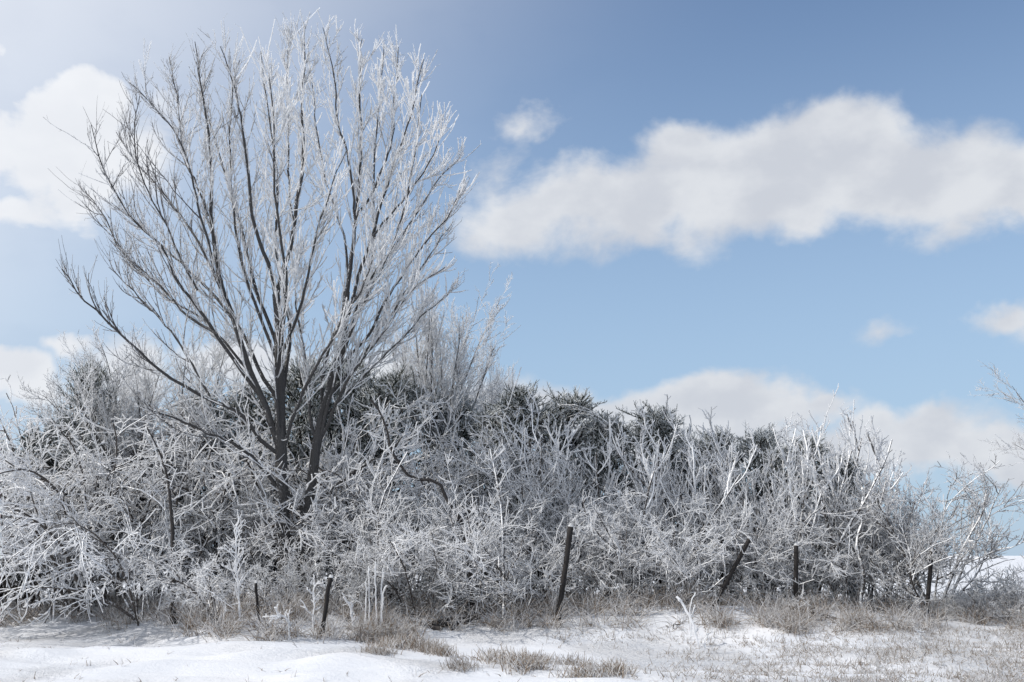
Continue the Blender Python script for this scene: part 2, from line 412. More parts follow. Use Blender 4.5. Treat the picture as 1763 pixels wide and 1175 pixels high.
# ------------------------------------------------------------------ the tall tree
TREE_Y = 20.5
def tall_tree():
    g = np.random.default_rng(11)
    bx = at(507, 1040, TREE_Y)[0]
    root = thing('tall_tree', 'tall bare twin-trunked tree with frosted twigs rising out of the hedge', 'tree', (bx, TREE_Y, g1(bx, TREE_Y)))
    O = np.array(root.location)
    def W(pts, y0, y1):
        n = len(pts); out = []
        for k, (x, y) in enumerate(pts):
            s = (k / (n - 1)) ** 1.2; y = y + max(0, 400 - y) * .06
            out.append(at(x, y, TREE_Y + y0 + (y1 - y0) * s) - O)
        return out
    trunks = [([(493, 1062), (490, 960), (487, 886), (485, 830), (484, 774), (482, 723), (482, 662), (480, 601), (480, 554), (475, 507)], 0, 0, .150, .078),
              ([(519, 1062), (525, 960), (529, 896), (534, 849), (541, 798), (546, 760), (555, 718), (567, 671), (576, 634), (588, 601), (592, 564), (597, 503)], 0.1, .3, .118, .066)]
    limbs = [  # pixels, depth at start and end, radius at start and end
        ([(475, 510), (487, 470), (499, 423), (505, 362), (516, 277), (516, 192), (518, 106), (516, 26)], 0, .5, .066, .008),
        ([(475, 512), (464, 461), (437, 383), (429, 277), (412, 170), (380, 64)], 0, -1.2, .055, .008),
        ([(503, 375), (495, 300), (490, 200), (485, 110), (487, 22)], .2, 1.2, .035, .008),
        ([(480, 770), (461, 713), (445, 676), (424, 625), (401, 559), (379, 494), (365, 419), (359, 362), (357, 277), (352, 192), (329, 43)], 0, -1.0, .085, .008),
        ([(480, 610), (464, 554), (440, 494), (416, 404), (395, 319), (374, 255), (350, 170), (335, 90)], 0, 1.6, .05, .008),
        ([(446, 680), (408, 629), (370, 573), (328, 512), (300, 470), (280, 421), (229, 370), (178, 277), (157, 200)], -.1, -1.8, .05, .007),
        ([(484, 785), (450, 758), (417, 713), (361, 681), (290, 635), (240, 590), (190, 540), (150, 505), (117, 460)], 0, -2.2, .055, .008),
        ([(484, 850), (445, 802), (408, 765), (347, 741), (300, 720), (245, 700)], 0, -1.6, .05, .010),
        ([(372, 575), (320, 540), (260, 480), (208, 434), (182, 374), (144, 323)], -.5, .6, .034, .007),
        ([(379, 496), (344, 420), (320, 380), (271, 315), (230, 260), (203, 213)], -.5, .9, .034, .007),
        ([(369, 470), (344, 353), (314, 238), (263, 170), (225, 128)], -.6, -2.0, .034, .007),
        ([(358, 370), (340, 310), (318, 255), (310, 170), (293, 77)], -.7, .2, .028, .007),
        ([(361, 682), (310, 600), (260, 545), (220, 500), (180, 465)], -.7, -.2, .03, .007),
        ([(482, 695), (454, 648), (426, 587), (394, 536), (356, 494), (300, 447), (250, 400), (195, 350)], 0, 1.9, .055, .007),
        ([(484, 612), (506, 559), (520, 507), (534, 451), (548, 383), (569, 323), (590, 255)], 0, -1.4, .045, .007),
        ([(486, 775), (515, 704), (539, 648), (571, 596), (590, 550), (620, 500), (645, 430)], 0, -1.5, .05, .008),
        ([(546, 765), (534, 720), (529, 660), (525, 615), (518, 554), (512, 480), (524, 415)], .1, 1.5, .045, .008),
        ([(597, 508), (604, 447), (614, 362), (618, 298), (620, 192), (624, 85), (627, 38)], .3, .3, .062, .008),
        ([(611, 390), (607, 298), (584, 192), (573, 106), (556, 34)], .3, -.6, .036, .007),
        ([(613, 370), (641, 332), (658, 290), (675, 226), (680, 128), (682, 64)], .3, 1.2, .036, .007),
        ([(592, 570), (616, 481), (650, 383), (684, 277), (714, 192), (741, 89)], .3, -.4, .052, .008),
        ([(640, 412), (670, 365), (701, 324), (731, 272), (760, 200)], .0, -1.0, .03, .007),
        ([(588, 606), (620, 520), (654, 460), (701, 396), (752, 306), (792, 262)], .3, .9, .046, .007),
        ([(576, 640), (623, 590), (660, 520), (718, 426), (765, 370), (788, 320)], .3, -.8, .046, .007),
        ([(562, 690), (599, 643), (640, 590), (700, 507), (735, 460), (786, 385)], .2, 1.2, .044, .007),
        ([(550, 760), (581, 699), (610, 650), (670, 570), (720, 500), (778, 455)], .2, -1.2, .045, .008),
        ([(536, 868), (590, 830), (627, 802), (670, 783), (695, 760)], .1, -.8, .05, .012),
        ([(556, 722), (600, 670), (660, 610), (720, 545), (772, 500)], .2, .3, .036, .008),
        ([(484, 790), (474, 640), (492, 500), (470, 340), (464, 200), (452, 85)], 0, -2.2, .055, .008),
        ([(484, 700), (500, 560), (470, 430), (472, 300), (455, 180), (440, 70)], 0, 2.4, .05, .008),
        ([(552, 735), (566, 600), (640, 440), (645, 260), (660, 48)], .2, 2.2, .05, .008),
        ([(545, 780), (598, 590), (680, 400), (716, 260), (726, 150)], .2, -2.0, .048, .008),
        ([(484, 640), (440, 520), (408, 400), (400, 280), (404, 150), (420, 80)], 0, -.6, .045, .008),
        ([(600, 480), (590, 400), (560, 300), (548, 200), (540, 110)], .3, 1.8, .034, .007),
        ([(340, 500), (280, 380), (240, 300), (232, 220), (240, 150)], -.8, -1.2, .026, .007),
        ([(430, 640), (350, 560), (270, 500), (225, 455), (196, 420)], -.2, 1.2, .036, .007),
        ([(492, 845), (508, 862), (527, 900)], .0, .1, .045, .05)]
    # rime is heavier on the right and inner side of the crown, the outer left twigs are nearly bare
    def coat(p):
        wx = (p[..., 0] + O[0]); X = wx / TREE_Y * F + CX
        return 0.30 + 0.46 * sst(170, 520, X) + 0.12 * np.sin(wx * 2.3 + p[..., 2] * 1.7)
    for k, (px, y0, y1, r0, r1) in enumerate(trunks):
        b = single(W(px, y0, y1), r0, r1, 0.05, n=36, power=.8)
        b.r[0, :3] *= np.array([1.35, 1.18, 1.07])
        b.r *= 1 + g.normal(0, .025, b.r.shape)
        V, Q, I = tubes([b], 14)
        link('trunk', mesh_from('trunk', V, Q, I), M['tree_bark'], root)
    for k, (px, y0, y1, r0, r1) in enumerate(limbs):
        p0 = W(px, y0, y1); b = single(p0, r0 * .82, r1, 0.0, n=22, power=.85)
        L = np.linalg.norm(np.diff(b.p[0], axis=0), axis=1).sum()
        b.p[0, 2:] += np.cumsum(g.normal(0, .022, (20, 3)), 0) * .7
        b.ice = np.array([0.10]); V, Q, I = tubes([b], 9)
        lo = link('limb', mesh_from('limb', V, Q, I), M['tree_bark'], root)
        if k == len(limbs) - 1: continue
        nb = int(3 + L * 3.0)
        br = grow(b, nb, .14, .96, .50, .14, 1.7, .3, 11, .75, .07, g, .0135, tip=.3, fall=.82)
        tw = grow(br, 6, .12, .97, .48, .16, .50, .4, 7, .55, .07, g, .0075, tip=.5, fall=.4)
        tw2 = grow(b, int(L * 3.6), .3, .99, .5, .2, .5, .35, 7, .5, .08, g, .0075, tip=.5, fall=.72)
        for q in (br, tw, tw2): q.ice = coat(q.p[:, -1]) + g.normal(0, .13, len(q))
        br.ice -= .06
        sp = grow(tw, 5, .1, 1, .8, .2, .085, .4, 3, .4, .1, g, .0075, tip=.8, fall=.2, keep=.8)
        sp2 = grow(tw2, 4, .1, 1, .8, .2, .08, .4, 3, .4, .1, g, .0075, tip=.8, fall=.2, keep=.8)
        for q in (tw, tw2): q.r += (.0055 * np.clip((q.ice - .35) * 2.2, 0, 1) + .004 * np.clip((q.ice - .66) * 3, 0, 1))[:, None]
        for q in (sp, sp2):
            m = g.uniform(size=len(q)) < np.clip((q.ice - .15) * 2.0, .12, 1)
            q.p, q.r, q.ice, q.src = q.p[m], q.r[m], q.ice[m], q.src[m]
            q.r *= (0.6 + .8 * np.clip(q.ice, 0, 1))[:, None]
        V, Q, I = tubes([br, tw, tw2, sp, sp2], [4, 3, 3, 3, 3], .25, g)
        link('twig_spray', mesh_from('twig_spray', V, Q, I), M['tree_twig'], lo)
    return root
tall_tree()

# ------------------------------------------------------------------ shrubs
def shrub(kind, seed, H, name):
    """a clump of stems about H high; returns a template: list of (stem mesh, twig mesh)"""
    g = np.random.default_rng(seed); parts = []
    if kind == 'tangle': ns = 9
    elif kind == 'arch': ns = 10
    elif kind == 'antler': ns = 7
    elif kind == 'open': ns = 9
    elif kind == 'scrub': ns = 12
    a = (np.arange(ns) + g.uniform(-.4, .4, ns)) * 2 * math.pi / ns
    rad0 = g.uniform(.05, .35, ns)
    s = np.stack([np.cos(a) * rad0, np.sin(a) * rad0, np.full(ns, -.12)], -1)
    if kind == 'tangle': lean, L, up, wan, sag = g.uniform(.15, .65, ns), H * g.uniform(.75, 1.25, ns), -.35, .13, .3
    elif kind == 'arch': lean, L, up, wan, sag = g.uniform(.25, .8, ns), H * g.uniform(.95, 1.6, ns), -.55, .07, 1.5
    elif kind == 'antler': lean, L, up, wan, sag = g.uniform(.1, .5, ns), H * g.uniform(.65, 1.05, ns), .15, .09, 0
    elif kind == 'open': lean, L, up, wan, sag = g.uniform(.2, .95, ns), H * g.uniform(.65, 1.1, ns), .1, .08, 0
    else: lean, L, up, wan, sag = g.uniform(.3, 1.0, ns), H * g.uniform(.7, 1.2, ns), -.4, .12, .3
    d = np.stack([np.cos(a) * np.sin(lean), np.sin(a) * np.sin(lean), np.cos(lean)], -1)
    p = path(s, d, L, 14, up, wan, g, sag)
    p[:, :, 2] = np.where(p[:, :, 2] < .05, np.maximum(p[:, :, 2], -.12) * .4 + .02, p[:, :, 2]); p[:, 0, 2] = -.12
    r0 = {'tangle': .019, 'arch': .024, 'antler': .030, 'open': .024, 'scrub': .010}[kind] * g.uniform(.7, 1.3, ns)
    st = Br(p, r0[:, None] * np.linspace(1, .35, 14)[None], np.full(ns, .22), np.arange(ns))
    if kind == 'tangle':
        b1 = grow(st, 7, .18, .99, .8, .25, .36 * H, .35, 8, -.2, .17, g, .016, tip=.7, fall=.35, ice=.36)
        b2 = grow(b1, 5, .08, .99, .8, .25, .46, .4, 5, 0, .20, g, .0205, tip=.8, fall=.25, ice=.74, ice_sd=.28)
        b3 = grow(b2, 4, .08, 1, .85, .25, .15, .4, 3, .2, .15, g, .0185, tip=.75, fall=.1, ice=.82)
    elif kind == 'arch':
        b1 = grow(st, 10, .2, .99, .6, .2, .36 * H, .3, 8, -.5, .11, g, .017, tip=.7, fall=.35, ice=.48, sag=.5)
        b2 = grow(b1, 7, .08, .99, .7, .25, .44, .35, 5, -.30, .22, g, .0165, tip=.85, fall=.25, ice=.86)
        b3 = grow(b2, 5, .08, 1, .75, .25, .11, .4, 3, 0, .15, g, .0150, tip=.8, fall=.1, ice=.90)
    elif kind == 'antler':
        b1 = grow(st, 6, .3, .99, .95, .15, .30 * H, .3, 8, 1.3, .10, g, .023, tip=.85, fall=.35, ice=.60)
        b2 = grow(b1, 5, .2, .97, .85, .25, .34, .45, 6, .9, .15, g, .0235, tip=.85, fall=.3, ice=.78, ice_sd=.25)
        b3 = grow(b2, 4, .1, 1, .9, .25, .085, .5, 3, .3, .15, g, .0165, tip=.8, fall=.1, ice=.85)
    elif kind == 'open':
        b1 = grow(st, 9, .25, .99, .65, .2, .36 * H, .3, 9, .15, .10, g, .013, tip=.55, fall=.35, ice=.28)
        b2 = grow(b1, 8, .08, .99, .7, .2, .42, .35, 6, .15, .12, g, .0105, tip=.75, fall=.25, ice=.34)
        b3 = grow(b2, 5, .08, 1, .8, .25, .10, .4, 3, .2, .15, g, .0115, tip=.8, fall=.1, ice=.42)
    else:
        b1 = grow(st, 8, .1, .99, .8, .25, .40 * H, .3, 6, 0, .16, g, .008, tip=.6, fall=.35, ice=.34)
        b2 = grow(b1, 7, .08, .99, .8, .25, .16, .35, 4, 0, .18, g, .007, tip=.75, fall=.25, ice=.44)
        b3 = grow(b2, 3, .08, 1, .85, .25, .06, .4, 3, .2, .15, g, .007, tip=.7, fall=.1, ice=.46)
    for b in (b1, b2, b3):   # nothing grows through the snow
        b.p[:, :, 2] = np.where(b.p[:, :, 2] < .04, .04 + (b.p[:, :, 2] - .04) * .08, b.p[:, :, 2])
    for k in range(ns):
        m = lambda b: b.sel(b.src == k)
        V, Q, I = tubes([m(st), m(b1)], [7, 4], .12, g)
        a_ = mesh_from('stem', V, Q, I); a_.materials.append(M['shrub_bark'])
        V, Q, I = tubes([m(b2), m(b3)], 3, .3, g)
        b_ = mesh_from('twig_spray', V, Q, I); b_.materials.append(M['shrub_twig'])
        parts.append((a_, b_, p[k, 7:].mean(0)))
    return parts
def place(tmpl, name, label, cat, group, px, Y, rz, sc, reach=None):
    x = at(px, 957, Y)[0]
    t = thing(name, label, cat, (x, Y, g1(x, Y)), group, rz, sc)
    for a_, b_, tip in tmpl:
        if reach is not None and (tip[0] * math.cos(rz) - tip[1] * math.sin(rz)) * sc > reach: continue     # no stem leans out over the tall tree's foot
        s = link('stem', a_, None, t); link('twig_spray', b_, None, s)
    return t

TANGLE = [shrub('tangle', 100 + k, 2.6, 't') for k in range(8)]
ARCH = [shrub('arch', 200 + k, 2.9, 'a') for k in range(5)]
ANTLER = [shrub('antler', 300 + k, 3.2, 'n') for k in range(6)]
OPEN = [shrub('open', 400 + k, 2.7, 'o') for k in range(2)]
SCRUB = [shrub('scrub', 500 + k, .7, 's') for k in range(2)]
R = np.random.default_rng(77)

# front row of tangled shrubs, then the taller row behind it, then the antler-branched row against the evergreens
front = [(560, 18.9, .60, 'directly before the feet of the twin trunks'), (645, 19.3, .70, 'at the leaning grey stick'), (725, 19.6, .84, 'under the bend of the crooked branch'),
         (810, 19.5, .84, 'at the root of the crooked branch'), (890, 19.7, .86, 'around the slim grey sapling'), (1010, 20.2, .78, 'just behind the tall tilting post'),
         (1085, 20.0, .80, 'between the tall tilting post and the long icy stick'), (1170, 19.9, .82, 'above the long icy stick'), (480, 18.6, .45, 'above the thin half-hidden post')]
for i, (px, Y, sc, w_) in enumerate(front):
    place(TANGLE[i % 8], 'frosted_shrub', 'low tangled frosted shrub ' + w_, 'shrub', 'front row of tangled frosted shrubs', px, Y, R.uniform(0, 6.28), sc)
inner = [(390, 21.9, 1.1), (450, 22.7, 1.2), (600, 22.5, 1.25), (655, 22.0, 1.2), (735, 21.2, 1.15), (820, 21.4, 1.15), (900, 21.0, 1.0), (985, 21.0, .85), (1070, 20.9, .82), (1150, 21.0, .85),
         (1235, 20.8, .9), (1310, 20.6, .8), (1390, 20.6, .8), (1460, 20.7, .82), (1520, 20.8, .75)]
where = ['next to the drooping white branches', 'behind the bigger of the twin trunks', 'behind the slimmer of the twin trunks', 'behind the leaning grey stick', 'behind the crooked branch',
         'behind the root of the crooked branch', 'behind the slim grey sapling', 'behind the top of the tall tilting post', 'under the arching brown canes', 'behind the long icy stick',
         'behind the steeply leaning post', 'between the steeply leaning post and the upright post', 'behind the upright post', 'over the bent grey stem', 'next to the round open-branched shrub']
for i, ((px, Y, sc), w_) in enumerate(zip(inner, where)):
    place(TANGLE[(i + 3) % 8], 'frosted_shrub', 'taller tangled frosted shrub ' + w_, 'shrub', 'taller tangled frosted shrubs inside the hedge', px, Y, R.uniform(0, 6.28), sc)
tall_ = [(432, 23.3, 1.65, 'high behind the twin trunks'), (525, 23.5, 1.7, 'rising between the forks of the twin trunks'), (632, 22.9, 1.65, 'rising behind the crooked branch tip'), (700, 22.7, 1.5, 'between the crooked branch and the upswept bare tree'),
         (800, 22.8, 1.4, 'below the thin wispy tree'), (345, 22.3, 1.6, 'below the pale frosted tree'), (130, 22.5, 1.55, 'before the nodding evergreen tip'), (40, 22.4, 1.35, 'before the low evergreens at the drooping end'), (250, 22.4, 1.6, 'behind the dark upright trunk')]
for i, (px, Y, sc, w_) in enumerate(tall_):
    place(TANGLE[(i + 5) % 8], 'frosted_shrub', 'very tall frosted shrub ' + w_, 'shrub', 'very tall frosted shrubs at the back of the hedge', px, Y, R.uniform(0, 6.28), sc)
antler = [(895, 21.9, 1.28, 'above the slim grey sapling'), (975, 21.7, 1.28, 'above the tall tilting post'), (1050, 22.0, 1.24, 'below the arching brown canes'), (1130, 21.6, 1.26, 'below the pointed evergreen'),
          (1215, 21.8, 1.22, 'above the steeply leaning post'), (1285, 21.5, 1.18, 'between the steeply leaning and upright posts'), (1365, 21.3, 1.22, 'above the upright post'), (1435, 21.4, 1.15, 'above the bent grey stem'),
          (1485, 21.1, .98, 'last of its row before the round shrub'), (1335, 22.1, 1.2, 'half hidden behind the others over the upright post')]
for i, (px, Y, sc, w_) in enumerate(antler):
    place(ANTLER[i % 6], 'antler_branched_shrub', 'shrub with thick rimed antler-like stems ' + w_, 'shrub', 'antler branched shrubs along the hedge top', px, Y, R.uniform(0, 6.28), sc)
arch = [(262, 19.1, 1.0, 'around the dark upright trunk'), (170, 20.3, 1.16, 'beside the dark upright trunk, over the dry grass'), (85, 21.2, 1.2, 'over the small stems in the dry grass'),
        (20, 21.4, 1.25, 'before the lowest evergreen'), (380, 18.3, .52, 'low beside the slender rimed sapling'), (-70, 21.6, 1.25, 'at the very end of the hedge'), (205, 21.6, 1.42, 'tallest, under the pale frosted tree')]
for i, (px, Y, sc, w_) in enumerate(arch):
    place(ARCH[i % 5], 'arching_shrub', 'arching shrub with drooping white rimed branches, ' + w_, 'shrub', 'arching rimed shrubs at the drooping end of the hedge', px, Y, R.uniform(0, 6.28), sc, None if px < 100 else .15)
place(OPEN[0], 'open_shrub', 'round open-branched frosted shrub standing alone at the hedge end', 'shrub', None, 1600, 20.3, 2.0, (1.02, 1.02, 1.0))
place(OPEN[1], 'open_shrub', 'small open-branched shrub filling the gap beside the last dense shrub', 'shrub', None, 1535, 20.9, .4, .82)
for i, (px, Y, sc) in enumerate([(1650, 19.9, .9), (1700, 19.7, 1.0), (1755, 19.8, 1.2), (1800, 20.2, 1.3)]):
    place(SCRUB[i % 2], 'low_scrub', 'low brown scrub bush beside the round open-branched shrub', 'shrub', 'low brown scrub bushes at the hedge end', px, Y, R.uniform(0, 6.28), sc)

# ------------------------------------------------------------------ evergreens behind the shrubs
def evergreen(seed, H):
    g = np.random.default_rng(seed)
    tr = single([(0, 0, -.2), (0.03, .02, H * .3), (-.04, .03, H * .65), (.02, 0, H)], .12, .015, .1, n=16)
    n = 92
    b = grow(tr, n, .10, .985, 1.05, .15, 1.0, .01, 8, .55, .05, g, .02, fall=0.0)
    z = b.p[:, 0, 2] / H
    prof = (np.clip(1.0 - z, 0, 1) ** .50) * (0.65 + .5 * g.uniform(size=len(b))) * H * .36 + .10
    b.p = b.p[:, :1] + (b.p - b.p[:, :1]) * prof[:, None, None]
    b2 = grow(b, 12, .12, .99, .8, .25, .34, .3, 5, .3, .10, g, .012, fall=.3, ice=.12)
    b3 = grow(b2, 13, .05, 1, .7, .25, .095, .3, 2, .35, .12, g, .015, tip=.55, fall=.15, ice=.46, ice_sd=.24)
    V, Q, I = tubes([tr, b], [9, 4], .05, g); t = mesh_from('trunk', V, Q, I * 0); t.materials.append(M['dark_bark'])
    V, Q, I = tubes([b2, b3], 3, .2, g); c = mesh_from('crown', V, Q, I); c.materials.append(M['needles'])
    return t, c
EVER = [evergreen(600 + k, 4.2) for k in range(3)]
eve = [  # column, depth, row of the top, width factor, where
    (905, 24.6, 690, 1.35, 'above the slim grey sapling, with a broad rounded top'), (985, 25.0, 700, 1.3, 'right behind the highest part of the arching canes'), (1050, 24.8, 735, 1.2, 'under the falling ends of the arching canes'),
    (1135, 24.4, 722, 1.2, 'with a pointed tip standing out by itself'), (1245, 24.2, 762, 1.2, 'over the steeply leaning post'), (1320, 24.0, 758, 1.15, 'between the steeply leaning and upright posts'),
    (1400, 23.8, 768, 1.2, 'over the upright post'), (1465, 23.5, 800, 1.05, 'lowest one, next to the round open-branched shrub'),
    (860, 25.4, 720, 1.25, 'under the thin wispy tree'), (660, 25.2, 665, 1.2, 'between the crooked branch tip and the upswept bare tree'), (590, 25.6, 645, 1.1, 'behind the slimmer of the twin trunks'),
    (510, 25.0, 645, 1.15, 'seen in the fork between the twin trunks'), (420, 25.6, 690, 1.15, 'behind the low limbs of the bigger trunk'), (330, 25.0, 700, 1.05, 'behind the pale frosted tree'),
    (132, 23.6, 652, .8, 'with a nodding tip above the drooping shrubs'), (55, 23.4, 752, 1.0, 'low, next to the nodding evergreen tip'), (5, 23.0, 790, 1.0, 'lowest, behind the drooping shrubs'), (-50, 23.4, 770, 1.1, 'at the very end of the hedge'),
    (770, 26.2, 700, 1.2, 'behind the foot of the upswept bare tree'), (1190, 25.4, 770, 1.25, 'between the pointed tip and the steeply leaning post')]
for i, (px, Y, top, wf, w_) in enumerate(eve):
    Y -= 1.3
    x = at(px, 957, Y)[0]; z = g1(x, Y); h = at(px, top, Y)[2] - z; s = h / 4.2
    t = thing('evergreen_tree', 'dark frosted evergreen ' + w_, 'evergreen', (x, Y, z), 'dark evergreens behind the hedge shrubs', R.uniform(0, 6.28), (s * wf * .95, s * wf * .95, s))
    a_, c_ = EVER[i % 3]
    link('trunk', a_, None, t); link('crown', c_, None, t)

# ------------------------------------------------------------------ smaller bare trees behind the hedge, and the one beyond the frame
def fan_tree(seed, H, spread, nl, ice, fork=(.10, .26), lumpy=.009):
    g = np.random.default_rng(seed)
    tr = single([(0, 0, -.2), (.04, 0, H * fork[1] * .5), (0, .03, H * fork[1])], .10 * H / 7, .075 * H / 7, .1, n=8)
    a = np.arange(nl) * 2.399 + g.uniform(-.3, .3, nl); lean = spread * np.sqrt((np.arange(nl) + .5) / nl)
    st = np.zeros((nl, 3)); st[:, 2] = H * g.uniform(*fork, nl)
    d = np.stack([np.cos(a) * np.sin(lean), np.sin(a) * np.sin(lean), np.cos(lean)], -1)
    p = path(st, d, H * (1 - sum(fork) * .5 - .04) * (1 - .25 * lean) * g.uniform(.85, 1.08, nl), 16, .35, .045, g)
    lim = Br(p, (.045 * H / 7) * np.linspace(1, .15, 16)[None] * g.uniform(.7, 1.1, (nl, 1)), np.full(nl, .12), np.arange(nl))
    b1 = grow(lim, 13, .15, .98, .5, .14, .20 * H, .3, 8, .4, .05, g, .012, tip=.5, fall=.5, ice=ice - .08)
    b2 = grow(b1, 10, .1, .99, .6, .16, .40, .3, 5, .3, .08, g, lumpy, tip=.7, fall=.3, ice=ice)
    b3 = grow(b2, 5, .1, 1, .8, .2, .09, .4, 2, .3, .12, g, lumpy, tip=.8, fall=.1, ice=ice + .05)
    V, Q, I = tubes([tr], 10); T = mesh_from('trunk', V, Q, I); T.materials.append(M['tree_bark'])
    out = []
    for k in range(nl):
        m = lambda b: b.sel(b.src == k)
        V, Q, I = tubes([m(lim)], 7); L = mesh_from('limb', V, Q, I); L.materials.append(M['tree_bark'])
        V, Q, I = tubes([m(b1), m(b2), m(b3)], 3, .25, g); W = mesh_from('twig_spray', V, Q, I); W.materials.append(M['tree_twig'])
        out.append((L, W))
    return T, out
def put_tree(tm, name, label, px, Y, rz, sc, cat='tree', group=None):
    x = at(px, 957, Y)[0]
    t = thing(name, label, cat, (x, Y, g1(x, Y)), group, rz, sc)
    link('trunk', tm[0], None, t)
    for L, Wt in tm[1]:
        l = link('limb', L, None, t); link('twig_spray', Wt, None, l)
    return t
FT1 = fan_tree(701, 7.0, .62, 17, .78, (.30, .46), lumpy=.013)
FT2 = fan_tree(702, 7.0, .85, 15, .66, (.2, .36), lumpy=.0115)
put_tree(FT1, 'bare_tree', 'small bare frosted tree with upswept branches behind the crooked dark branch', 748, 25.0, .5, (.95, .95, 1.10))
put_tree(FT2, 'bare_tree', 'pale frosted tree standing between the arching shrubs and the twin trunks', 275, 23.2, 1.7, (.95, .95, .98))
put_tree(FT2, 'bare_tree', 'pale frosted tree half hidden by the tallest arching shrub', 185, 22.9, 4.1, (.75, .75, .86))
put_tree(FT1, 'bare_tree', 'thin wispy frosted tree beside the small upswept bare tree', 852, 26.5, 2.9, (.40, .40, .90))
FT3 = fan_tree(703, 7.0, .95, 14, .58, lumpy=.011)
put_tree(FT3, 'bare_tree', 'frosted tree standing apart from the hedge, only its branch ends showing', 2010, 21.5, .9, (1.0, 1.0, .86))

# ------------------------------------------------------------------ single branches and canes
def solo(name, label, cat, pix, Y0, Y1, r0, r1, ice, mat, side=0, group=None, twig=None, seed=0, foot=True):
    g = np.random.default_rng(9000 + seed)
    n = len(pix); pts = np.array([at(x, y, Y0 + (Y1 - Y0) * k / (n - 1)) for k, (x, y) in enumerate(pix)])
    if foot: pts[0, 2] = min(pts[0, 2], g1(pts[0, 0], pts[0, 1]) - .05)
    O = pts[0].copy()
    t = thing(name, label, cat, tuple(O), group)
    b = single(pts - O, r0, r1, ice, n=22)
    b.p[0, 1:] += np.cumsum(g.normal(0, .006, (21, 3)), 0)
    V, Q, I = tubes([b], 8, .12, g)
    s = link('stem', mesh_from('stem', V, Q, I), mat, t)
    if twig:
        n1, L1, up, rr, ic = twig
        b1 = grow(b, n1, .25, .98, .8, .2, L1, .35, 6, up, .12, g, rr, tip=.75, fall=.3, ice=ic)
        b2 = grow(b1, 4, .1, 1, .8, .2, L1 * .3, .4, 3, up, .12, g, rr * .9, tip=.8, fall=.1, ice=ic)
        V, Q, I = tubes([b1, b2], 4, .25, g)
        link('twig_spray', mesh_from('twig_spray', V, Q, I), M['shrub_twig'], s)
    return t
solo('crooked_branch', 'crooked dark bare branch zigzagging out of the frosted thicket', 'branch',
     [(815, 1040), (806, 960), (797, 905), (782, 884), (768, 862), (758, 838), (738, 829), (708, 826), (688, 803), (672, 775), (664, 740), (648, 705), (636, 690)], 19.6, 19.4, .042, .018, .02, M['dark_bark'], twig=(7, .45, .1, .009, .5), seed=1)
solo('leaning_stick', 'straight grey stick leaning across the crooked dark branch', 'branch',
     [(640, 1040), (648, 930), (656, 862), (680, 815), (702, 775)], 19.3, 19.4, .022, .012, .25, M['shrub_bark'], twig=(8, .4, .2, .009, .5), seed=2)
for k, px in enumerate(([(905, 1000), (915, 800), (940, 712), (985, 695), (1030, 712), (1062, 745)], [(930, 1000), (930, 820), (950, 720), (1000, 705), (1050, 730), (1085, 770)], [(960, 1000), (950, 830), (965, 730), (1010, 715), (1055, 750), (1090, 800)])):
    solo('arching_cane', 'long thin brown cane arching over the top of the hedge', 'cane', px, 23.4, 22.6, .016, .006, .25, M['shrub_bark'], group='arching canes over the hedge top', twig=(14, .3, -.6, .006, .35), seed=10 + k)
solo('shrub_trunk', 'dark upright trunk showing through the drooping white branches', 'trunk', [(298, 1075), (296, 960), (290, 880), (284, 830), (270, 785), (248, 740)], 18.5, 18.4, .055, .010, .05, M['dark_bark'], twig=(12, .7, -.4, .012, .6), seed=20)
solo('grey_sapling', 'slim grey sapling standing between the crooked branch and the leaning post', 'sapling', [(868, 1045), (868, 960), (866, 890), (858, 830), (846, 770)], 19.2, 19.3, .035, .012, .22, M['shrub_bark'], twig=(20, .55, .2, .010, .56), seed=21)
solo('bent_stem', 'bent grey stem low in the hedge beside the upright post', 'branch', [(1480, 1040), (1484, 1000), (1478, 965), (1470, 935), (1480, 900)], 19.9, 20.0, .04, .02, .2, M['shrub_bark'], twig=(8, .4, .2, .009, .5), seed=22)
# rimed weeds standing in the snow in front of the hedge
for k, (a, b_, h) in enumerate(((627, 1050, 1002), (638, 1052, 972), (648, 1050, 965), (655, 1056, 978), (661, 1040, 1005))):
    solo('ice_coated_stalk', 'upright ice coated weed stalk in the cluster beside the short leaning post', 'stalk', [(a, b_ + 18), (a + 1, (b_ + h) / 2), (a + (k - 1) * 2, h)], 17.6, 17.6, .012, .013, .62, M['shrub_twig'], group='upright ice coated stalks', seed=30 + k)
solo('ice_coated_stick', 'long white ice coated stick leaning out of the snow', 'stick', [(1203, 1104), (1192, 1075), (1176, 1043), (1163, 1024)], 16.8, 17.1, .017, .022, .9, M['shrub_twig'], seed=40, twig=(3, .14, .4, .013, .8))
solo('ice_coated_stick', 'short white ice coated twig beside the long leaning stick', 'stick', [(1185, 1060), (1190, 1040), (1197, 1022)], 17.4, 17.5, .010, .010, .7, M['shrub_twig'], seed=41)
solo('ice_coated_weed', 'small forked white weed at the foot of the long leaning stick', 'weed', [(1216, 1122), (1214, 1106), (1218, 1092)], 16.2, 16.2, .012, .012, .9, M['shrub_twig'], seed=42, twig=(7, .09, .1, .012, .9))
solo('ice_coated_weed', 'white rimed weed spreading sideways beside the short leaning post', 'weed', [(500, 1085), (492, 1062), (478, 1054), (458, 1054)], 16.6, 16.5, .016, .014, .85, M['shrub_twig'], seed=43, twig=(9, .2, .1, .014, .85))
solo('ice_coated_weed', 'white rimed branch rising beside the top of the short leaning post', 'weed', [(538, 1085), (540, 1040), (536, 1012), (546, 996)], 16.9, 16.9, .013, .011, .75, M['shrub_twig'], seed=44, twig=(8, .2, .4, .012, .8))
